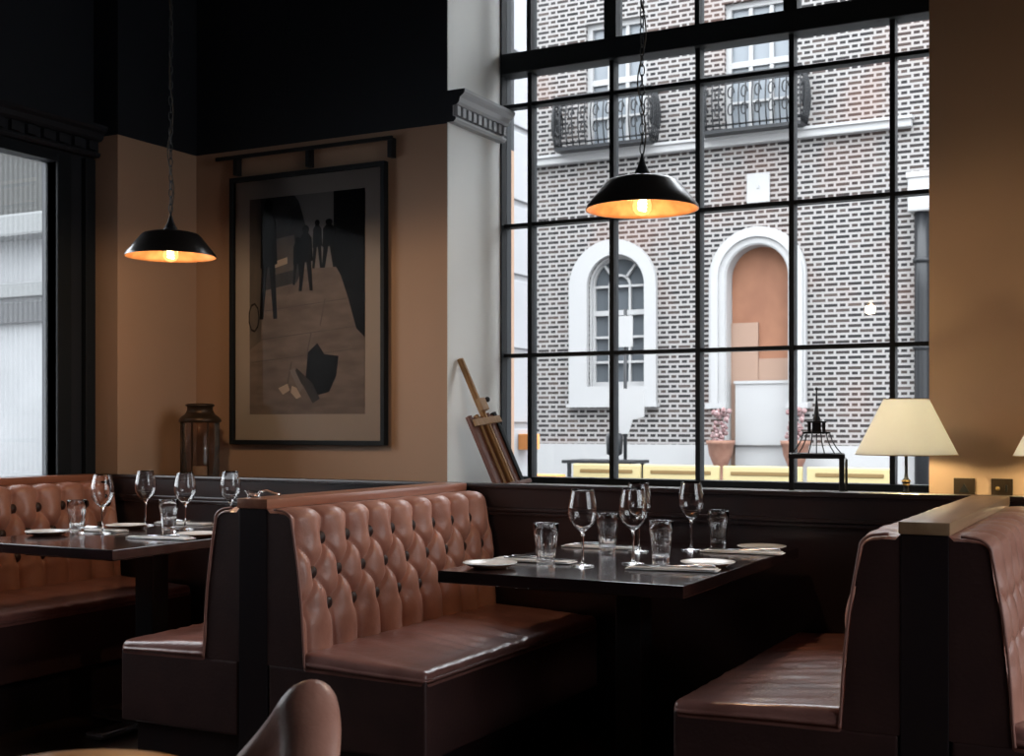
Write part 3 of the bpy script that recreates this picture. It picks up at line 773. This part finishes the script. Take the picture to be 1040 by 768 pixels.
put('p', -3.80, 3.41, 'side plate at the near left of the left booth table')
put('p', -3.755, 3.775, 'side plate between two wine glasses on the left booth table')
put('p', -3.225, 3.61, 'side plate at the right edge of the left booth table')
# little cut glass dish standing on the left booth rail
t = thing('glass_dish', 'small cut glass dish standing on the near end of the left booth rail', 'dish', (-2.545, 3.10, .9435))
b = B(); lathe(b, [(0, .004), (.014, 0), (.02, .001), (.017, .006), (.027, .022), (.0255, .022), (.014, .009), (0, .008)], n=10, smooth=False); obj('bowl', b, 'glass', t)
b = B(); tube(b, [(.022, 0, .018), (.045, .01, .022), (.07, .02, .012), (.085, .028, .010)], [.003, .004, .0035, .005], 8); obj('handle', b, 'glass', t)

# ---------------------------------------------------------------- pendants
def pendant():
    r = thing('pendant_lamp', 'x', 'pendant lamp', group='black pendant lamps over the tables')
    RO = .1785
    outp = [(RO, 0), (.176, .010), (.150, .042), (.117, .083), (.108, .091), (.080, .0985), (.045, .103), (.03, .104)]
    inn = [(.028, .100), (.045, .099), (.078, .0945), (.106, .086), (.113, .080), (.146, .040), (.171, .010), (RO - .004, .0)]
    bm = B(); lathe(bm, outp, n=64); sh = obj('lamp_shade', bm, 'shade_out', r)
    bm = B(); lathe(bm, inn + [(RO, -.0005), (RO, 0.0)], n=64); obj('shade_lining', bm, 'copper', sh)
    bm = B(); lathe(bm, [(.030, .101), (.027, .112), (.020, .125), (.013, .138), (.009, .152), (.0045, .166), (.004, .176), (0, .178)], n=28); obj('cap', bm, 'iron', r)
    bm = B(); lathe(bm, [(0, .10), (.014, .10), (.015, .065), (.012, .050), (0, .050)], n=20); obj('lamp_holder', bm, 'brass', r)
    bm = B(); lathe(bm, [(.012, .052), (.015, .045), (.026, .030), (.0305, .012), (.029, -.002), (.020, -.014), (.008, -.019), (0, -.020)], n=28); bu = obj('bulb', bm, 'bulb_glass', r)
    bm = B(); tube(bm, [(.012 * math.cos(i * 1.3), .012 * math.sin(i * 1.3), -.004 + i * .0022) for i in range(16)], .004, 6); obj('filament', bm, 'filament', bu)
    # chain up to the ceiling
    bm = B(); z = .178; k = 0; top = ZC - 1.85 - .03
    while z < top:
        a = (k % 2) * PI / 2 + .3 * math.sin(k * .35); ln = .019; wd = .0075
        pts = []
        for q in range(12):
            th = 2 * PI * q / 12; lx = wd * math.cos(th); lz = ln * math.sin(th)
            pts.append((lx * math.cos(a), lx * math.sin(a), z + ln * .8 + lz))
        tube(bm, pts, .0019, 5, closed=True); z += ln * 1.62; k += 1
    obj('chain', bm, 'iron', r)
    bm = B(); tube(bm, [(.010 * math.sin(i * .55) * (1 + .4 * math.sin(i * .21)), .008 * math.cos(i * .5), .17 + (top - .17) * i / 60) for i in range(61)], .0024, 6); obj('cable', bm, 'cord', r)
    bm = B(); lathe(bm, [(0, top - .02), (.02, top - .015), (.05, top + .01), (.055, top + .03), (0, top + .03)], n=28); obj('ceiling_rose', bm, 'iron', r)
    l = bpy.data.lights.new('bulb_light', 'POINT'); l.energy = 8; l.color = (1, .68, .40); l.shadow_soft_size = .028
    lo = bpy.data.objects.new('bulb_light', l); COL.objects.link(lo); lo.parent = r; lo.location = (0, 0, -.035)
    return r
M_['bulb_glass'] = None
def bulb_glass():
    m = bpy.data.materials.new('amber_bulb_glass'); m.use_nodes = True; nt = m.node_tree; nt.nodes.clear()
    o = nt.nodes.new('ShaderNodeOutputMaterial'); tr = nt.nodes.new('ShaderNodeBsdfTransparent'); tr.inputs[0].default_value = (1, .88, .6, 1)
    e = nt.nodes.new('ShaderNodeEmission'); e.inputs[0].default_value = (1, .60, .22, 1); e.inputs[1].default_value = 1.3
    mx = nt.nodes.new('ShaderNodeMixShader'); mx.inputs[0].default_value = .5
    nt.links.new(tr.outputs[0], mx.inputs[1]); nt.links.new(e.outputs[0], mx.inputs[2]); nt.links.new(mx.outputs[0], o.inputs[0]); return m
M_['bulb_glass'] = bulb_glass()
p1 = pendant(); p1.location = (-1.473, 3.69, 1.852); p1['label'] = 'black pendant lamp with copper lining hanging over the central table'
p2 = dup(p1, (-3.525, 3.785, 1.842), 1.0, 'black pendant lamp with copper lining hanging over the left booth table')

# ---------------------------------------------------------------- lamps, lantern, jar, easel, sockets on the ledge
LZ = .8605
def table_lamp():
    r = thing('table_lamp', 'x', 'table lamp', group='cream shaded table lamps on the ledge')
    bm = B(); lathe(bm, [(.176, .205), (.078, .402)], n=64); lathe(bm, [(.1745, .205), (.0765, .402)], n=64); obj('lamp_shade', bm, 'shade', r)
    bm = B()
    tube(bm, [(.1755 * math.cos(2 * PI * i / 48), .1755 * math.sin(2 * PI * i / 48), .205) for i in range(48)], .0016, 6, closed=True)
    tube(bm, [(.0775 * math.cos(2 * PI * i / 32), .0775 * math.sin(2 * PI * i / 32), .402) for i in range(32)], .0016, 6, closed=True)
    for k in range(3): a = 2 * PI * k / 3; tube(bm, [(.0775 * math.cos(a), .0775 * math.sin(a), .402), (0, 0, .395)], .0012, 5)
    obj('shade_frame', bm, 'brass', r)
    bm = B(); lathe(bm, [(0, 0), (.060, 0), (.062, .008), (.045, .016), (.018, .024), (.010, .036), (.012, .050), (.016, .062), (.010, .074), (.008, .090), (.014, .105), (.015, .112), (.007, .122), (.0055, .14), (.0055, .215), (.012, .22), (.012, .25), (0, .25)], n=28); obj('lamp_base', bm, 'iron', r)
    bm = B(); lathe(bm, [(.0155, .108), (.017, .111), (.0155, .114)], n=24); lathe(bm, [(.0125, .095), (.0135, .098), (.0125, .101)], n=24); obj('collar', bm, 'brass', r)
    bm = B(); bmesh.ops.create_uvsphere(bm, u_segments=16, v_segments=10, radius=.018, matrix=Matrix.Translation((0, 0, .27))); obj('bulb', bm, 'bulb', r, smooth=True)
    l = bpy.data.lights.new('lamp_light', 'POINT'); l.energy = 7.0; l.color = (1, .83, .45); l.shadow_soft_size = .03
    lo = bpy.data.objects.new('lamp_light', l); COL.objects.link(lo); lo.parent = r; lo.location = (.0, 0, .27)
    return r
tl = table_lamp(); tl.location = (-.828, 4.60, LZ); tl['label'] = 'cream conical table lamp in front of the right edge of the window'
dup(tl, (-.297, 4.60, LZ), .5, 'cream conical table lamp cut off by the right edge of the picture')

t = thing('candle_lantern', 'black metal candle lantern with tall spire standing on the window ledge', 'lantern', (-1.153, 4.62, LZ), math.radians(14))
b = B(); q = .090
for sx in (-1, 1):
    for sy in (-1, 1): box(b, sx * q - .008, sx * q + .008, sy * q - .008, sy * q + .008, 0, .195)
box(b, -q - .01, q + .01, -q - .01, q + .01, .188, .206, 0, .003); box(b, -q - .01, q + .01, -q - .01, q + .01, 0, .012)
obj('frame', b, 'iron', t)
b = B()
for k in range(20):
    a = 2 * PI * k / 20; ca, sa = math.cos(a), math.sin(a); m_ = max(abs(ca), abs(sa)); ux, uy = ca / m_, sa / m_
    rs = [(.088, .206), (.070, .228), (.056, .252), (.047, .280)]
    tube(b, [(ux * r_, uy * r_, z_) for r_, z_ in rs], .0021, 5)
box(b, -.050, .050, -.050, .050, .278, .286, 0, .002)
obj('roof', b, 'iron', t)
b = B()
for sx in (-1, 1):
    for sy in (-1, 1): box(b, sx * .026 - .006, sx * .026 + .006, sy * .026 - .006, sy * .026 + .006, .286, .318)
box(b, -.036, .036, -.036, .036, .318, .325, 0, .002); box(b, -.016, .016, -.016, .016, .286, .318)
obj('cupola', b, 'iron', t)
b = B(); lathe(b, [(.013, .325), (.014, .335), (.008, .345), (.009, .352), (.0045, .39), (.002, .44), (0, .445)], n=16); lathe(b, [(0, .436), (.006, .441), (.006, .446), (0, .452)], n=12); obj('spire', b, 'iron', t)
b = B(); box(b, .103, .109, -.10, -.088, .0, .187); box(b, .103, .109, .06, .07, 0, .187); box(b, .103, .109, -.088, .06, .0, .01); box(b, .103, .109, -.088, .06, .177, .187); obj('door', b, 'iron', t)

t = thing('glass_jar_lantern', 'tall glass lantern with dark metal lid against the tan wall', 'lantern', (-4.10, 4.60, LZ), .35)
b = B(); q = .078
lathe(b, [(0, .0), (.088, .0), (.092, .01), (.092, .325), (.080, .338), (.078, .336), (.089, .322), (.089, .012), (0, .008)], n=40); M_['glass_thin'] = pane_mat('thin_glass', (.86, .80, .76), diffuse=.10)
obj('glass_body', b, 'glass_thin', t)
b = B(); lathe(b, [(.094, .322), (.099, .326), (.099, .338), (.088, .350), (.072, .362), (.064, .372), (.064, .378)], n=40)
lathe(b, [(.060, .378), (.060, .398), (.066, .400), (.070, .405), (.060, .412), (0, .415)], n=40)
obj('lid', b, 'bronze_plate', t)
b = B(); lathe(b, [(0, 0), (.105, 0), (.105, .012), (.095, .018), (0, .018)], n=40)
obj('base', b, 'bronze_plate', t)
for k in range(4):
    a = PI / 4 + k * PI / 2; b = B(); tube(b, [(.094 * math.cos(a), .094 * math.sin(a), .01), (.094 * math.cos(a), .094 * math.sin(a), .33)], .004, 6); obj('rod', b, 'bronze_plate', t)
b = B(); lathe(b, [(0, .01), (.035, .01), (.035, .11), (.03, .114), (0, .110)], n=24); tag(obj('pillar_candle', b, mat('ivory_wax', (.62, .50, .38), .5)), 'pale pillar candle inside the tall glass lantern', 'candle').location = (-4.10, 4.60, LZ)

# easel leaning on the white reveal
t = thing('wooden_easel', 'wooden easel leaning on the white window reveal above the booth', 'easel')
base = Vector((-2.615, 4.86, LZ)); u = Vector((-.43, 0, .903)).normalized(); wv = (Vector((.903, 0, .43)) * .26 + Vector((0, 1, 0)) * .966).normalized(); nv = u.cross(wv)
t.matrix_world = Matrix(((wv.x, nv.x, u.x, base.x), (wv.y, nv.y, u.y, base.y), (wv.z, nv.z, u.z, base.z), (0, 0, 0, 1)))
W, Hh = .185, .385
for x0, x1, m_, nm in ((0, .022, 'easel_dark', 'side_rail'), (W - .022, W, 'frame_paint', 'side_rail'), (.050, .066, 'easel_wood', 'slat'), (.122, .138, 'easel_dark', 'slat')):
    b = B(); box(b, x0, x1, -.012, .012, .01, Hh, 0, .003); obj(nm, b, m_, t)
b = B(); box(b, .022, W - .022, -.004, .004, .02, Hh - .01); obj('back_board', b, 'easel_dark', t)
b = B(); box(b, .078, .106, -.024, -.006, .0, .66, 0, .003); box(b, .088, .096, -.030, -.023, .0, .655); obj('mast', b, 'easel_wood', t)
b = B(); box(b, .0, W - .01, -.034, -.022, .325, .358, 0, .003); obj('cross_bar', b, 'easel_wood', t)
b = B(); box(b, .07, .114, -.046, -.022, .39, .45, 0, .004); obj('clamp', b, 'easel_wood', t)
b = B(); bmesh.ops.create_uvsphere(b, u_segments=12, v_segments=8, radius=.013, matrix=Matrix.Translation((.135, -.035, .44))); obj('knob', b, 'iron', t, smooth=True)
b = B(); box(b, .0, W, -.05, -.012, .015, .035, 0, .003); obj('canvas_ledge', b, 'easel_dark', t)

# framed street photograph hanging from a rail
t = thing('framed_photograph', 'large framed black and white street photograph on the tan wall', 'picture', (-3.645, YW, 0))
x0, x1, z0, z1 = -.456, .456, 1.076, 2.387
b = B(); f_ = .022
for a in ((x0, x0 + f_, z0, z1), (x1 - f_, x1, z0, z1), (x0 + f_, x1 - f_, z0, z0 + f_), (x0 + f_, x1 - f_, z1 - f_, z1)): box(b, a[0], a[1], -.040, -.003, a[2], a[3], 0, .002)
obj('picture_frame', b, 'frame_paint', t)
b = B(); box(b, x0 + .02, x1 - .02, -.016, -.006, z0 + .02, z1 - .02); obj('mat_board', b, 'mat_board', t)
px0, px1, pz0, pz1 = -.345, .335, 1.223, 2.275
b = B(); cols = ['print_sky', 'print_dark', 'print_pave', 'print_mid', 'print_black', 'print_light']
M_['print_sky'] = mat('print_pale_sky', (.26, .235, .23), .7); M_['print_dark'] = mat('print_dark', (.045, .045, .05), .8, spec=.1, vary=(14, (.075, .075, .08)))
M_['print_pave'] = mat('print_pavement', (.27, .225, .21), .8, spec=.1, vary=(7, (.19, .155, .145), (1, 1, 3)))
M_['print_mid'] = mat('print_mid_grey', (.12, .11, .11), .8, spec=.1, vary=(10, (.17, .15, .14))); M_['print_black'] = mat('print_black', (.008, .009, .011), .8, spec=.1)
M_['print_light'] = mat('print_highlight', (.60, .48, .38), .5)
PW, PH = px1 - px0, pz1 - pz0
def pr(loop, mi, lay): 
    prism(b, [(px0 + PW * a, pz0 + PH * c) for a, c in loop], -.0175 - .0003 * lay, -.0165, mi)
pr([(0, 0), (1, 0), (1, 1), (0, 1)], 2, 0)
pr([(.28, .66), (.85, .66), (.85, 1), (.28, 1)], 0, 1)
pr([(0, .56), (.42, .60), (.50, .70), (.52, .82), (.44, .97), (.40, 1), (0, 1)], 1, 2)
pr([(0, .30), (.10, .34), (.12, .6), (.10, 1), (0, 1)], 3, 3)
pr([(.74, 1), (1, 1), (1, .34), (.93, .38), (.86, .52), (.80, .62), (.74, .68)], 4, 3)
pr([(.16, .80), (.40, .82), (.40, .66), (.2, .64)], 3, 4)
pr([(.20, .70), (.34, .72), (.34, .69), (.20, .67)], 5, 5)
def fig(cx_, z_, h, w_, lay=6, mi=4, stride=.3):     # a walking figure: head, coat, two legs
    pr([(cx_ + w_ * .30 * math.cos(a * PI / 5), z_ + h * .93 + h * .065 * math.sin(a * PI / 5)) for a in range(10)], mi, lay)
    pr([(cx_ - w_ * .5, z_ + h * .80), (cx_ - w_ * .2, z_ + h * .88), (cx_ + w_ * .2, z_ + h * .88), (cx_ + w_ * .5, z_ + h * .8), (cx_ + w_ * .62, z_ + h * .45), (cx_ - w_ * .55, z_ + h * .42)], mi, lay)
    for s in (-1, 1): pr([(cx_ + s * w_ * .05, z_ + h * .46), (cx_ + s * w_ * .45, z_ + h * .46), (cx_ + s * w_ * (.3 + stride), z_), (cx_ + s * w_ * (.05 + stride), z_)], mi, lay)
fig(.17, .44, .56, .13); fig(.50, .56, .30, .10); fig(.43, .59, .22, .07); fig(.60, .66, .22, .07); fig(.70, .66, .22, .10)
for a in range(9):    # bicycle wheel at the left edge
    th0, th1 = a * 2 * PI / 9, (a + 1) * 2 * PI / 9
    pr([(.04 + .05 * math.cos(th0), .45 + .07 * math.sin(th0)), (.04 + .05 * math.cos(th1), .45 + .07 * math.sin(th1)), (.04 + .042 * math.cos(th1), .45 + .06 * math.sin(th1)), (.04 + .042 * math.cos(th0), .45 + .06 * math.sin(th0))], 4, 6)
for zz in (.34, .47, .24): pr([(.02, zz), (.95, zz + .05), (.95, zz + .052), (.02, zz + .004)], 3, 2)
for xx, zz in ((.5, .25), (.33, .12), (.62, .4)): pr([(xx, zz), (xx + .006, zz), (xx + .05, zz + .12), (xx + .042, zz + .12)], 3, 2)
pr([(.50, .16), (.52, .28), (.60, .32), (.66, .27), (.78, .26), (.76, .17), (.70, .10), (.56, .08)], 4, 6)
pr([(.40, .18), (.48, .13), (.56, .05), (.62, .07), (.56, .14), (.42, .21)], 1, 7)
pr([(.38, .13), (.42, .12), (.46, .08), (.42, .07), (.37, .10)], 5, 7); pr([(.26, .12), (.34, .14), (.36, .11), (.30, .09)], 5, 6)
pr([(.36, .20), (.40, .21), (.48, .12), (.45, .10)], 0, 8)
obj('photograph_print', b, cols, t)
b = B(); box(b, x0 + .02, x1 - .02, -.031, -.029, z0 + .02, z1 - .02); obj('glazing', b, 'pane', t)
t = thing('picture_rail', 'black iron rail the framed photograph hangs from', 'rail', (-3.645, YW, 0))
b = B(); box(b, -.54, .50, -.045, -.033, 2.478, 2.496); obj('bar', b, 'iron', t)
for x in (-.42, .02, .485):
    b = B(); box(b, x - .011, x + .011, -.04, 0, 2.40, 2.49); obj('hook', b, 'iron', t)

def plate(x, lb):
    r = thing('wall_socket', lb, 'socket', (x, YW, .94)); bm = B(); box(bm, -.037, .037, -.009, 0, -.036, .036, 0, .002); obj('face_plate', bm, 'bronze_plate', r); return r
r = plate(-.665, 'bronze wall plate with triangular socket, left of the pair'); b = B(); prism(b, [(-.018, -.016), (.018, -.016), (0, .016)], -.012, -.008); obj('socket_insert', b, 'iron', r)
r = plate(-.535, 'bronze wall plate with round dimmer knob, right of the pair')
b = B(); lathe(b, [(0, 0), (.008, 0), (.007, .012), (0, .013)], n=16); o = obj('dimmer_knob', b, 'brass', r); o.rotation_euler = (PI / 2, 0, 0); o.location = (-.014, -.009, 0)
b = B(); box(b, .012, .019, -.016, -.008, -.012, .014, 0, .002); obj('switch', b, 'iron', r)

# ---------------------------------------------------------------- foreground
t = thing('tub_chair', 'brown leather tub chair whose curved back rises at the bottom edge', 'chair', (-1.31, 1.345, 0), math.radians(54))
b = B(); N = 40; K = 14; rings = []
for i in range(N + 1):
    th = math.radians(-125 + 250 * i / N); f = abs(th) / math.radians(125)
    zt = .79 - min(.30, .52 * f ** 1.1); R0 = .20; th_ = .052 * (1 - .25 * f)
    ring = []
    for k in range(K):
        a = 2 * PI * k / K
        rr = R0 + th_ * math.cos(a) * (1 if math.sin(a) > 0 else .8) ; 
        z = (zt - .06) + .06 * math.sin(a) if math.sin(a) > 0 else (zt - .06) + (zt - .06 - .30) * math.sin(a)
        flare = .05 * (z - .3) / .45
        ring.append(b.verts.new(((rr + flare) * math.cos(th), (rr + flare) * math.sin(th), z)))
    rings.append(ring)
for a, c in zip(rings[:-1], rings[1:]):
    for k in range(K): b.faces.new((a[k], a[(k + 1) % K], c[(k + 1) % K], c[k])).smooth = True
b.faces.new(rings[0][::-1]); b.faces.new(rings[-1])
o = obj('backrest', b, 'leather', t); md = o.modifiers.new('s', 'SUBSURF'); md.levels = md.render_levels = 1
b = B(); rounded_block(b, -.27, .20, -.21, .21, .30, .45, .04, 10, 10, 6); obj('seat', b, 'leather', t)
for sx in (-.2, .18):
    for sy in (-.18, .18):
        b = B(); tube(b, [(sx, sy, .31), (sx * 1.08, sy * 1.08, 0)], [.022, .013], 10); obj('leg', b, 'dark_wood', t)
t = thing('bar_stool', 'round orange oak bar stool seat just entering the bottom left of the picture', 'stool', (-.965, .89, 0))
b = B(); lathe(b, [(0, .820), (.115, .820), (.130, .816), (.135, .806), (.131, .792), (.12, .786), (0, .786)], n=64); obj('seat', b, 'table_edge', t)
for k in range(4):
    a = PI / 4 + k * PI / 2; b = B(); tube(b, [(.085 * math.cos(a), .085 * math.sin(a), .79), (.16 * math.cos(a), .16 * math.sin(a), 0)], [.014, .011], 10); obj('leg', b, 'iron', t)
b = B(); tube(b, [(.134 * math.cos(2 * PI * i / 32), .134 * math.sin(2 * PI * i / 32), .27) for i in range(32)], .008, 8, closed=True); obj('foot_ring', b, 'iron', t)
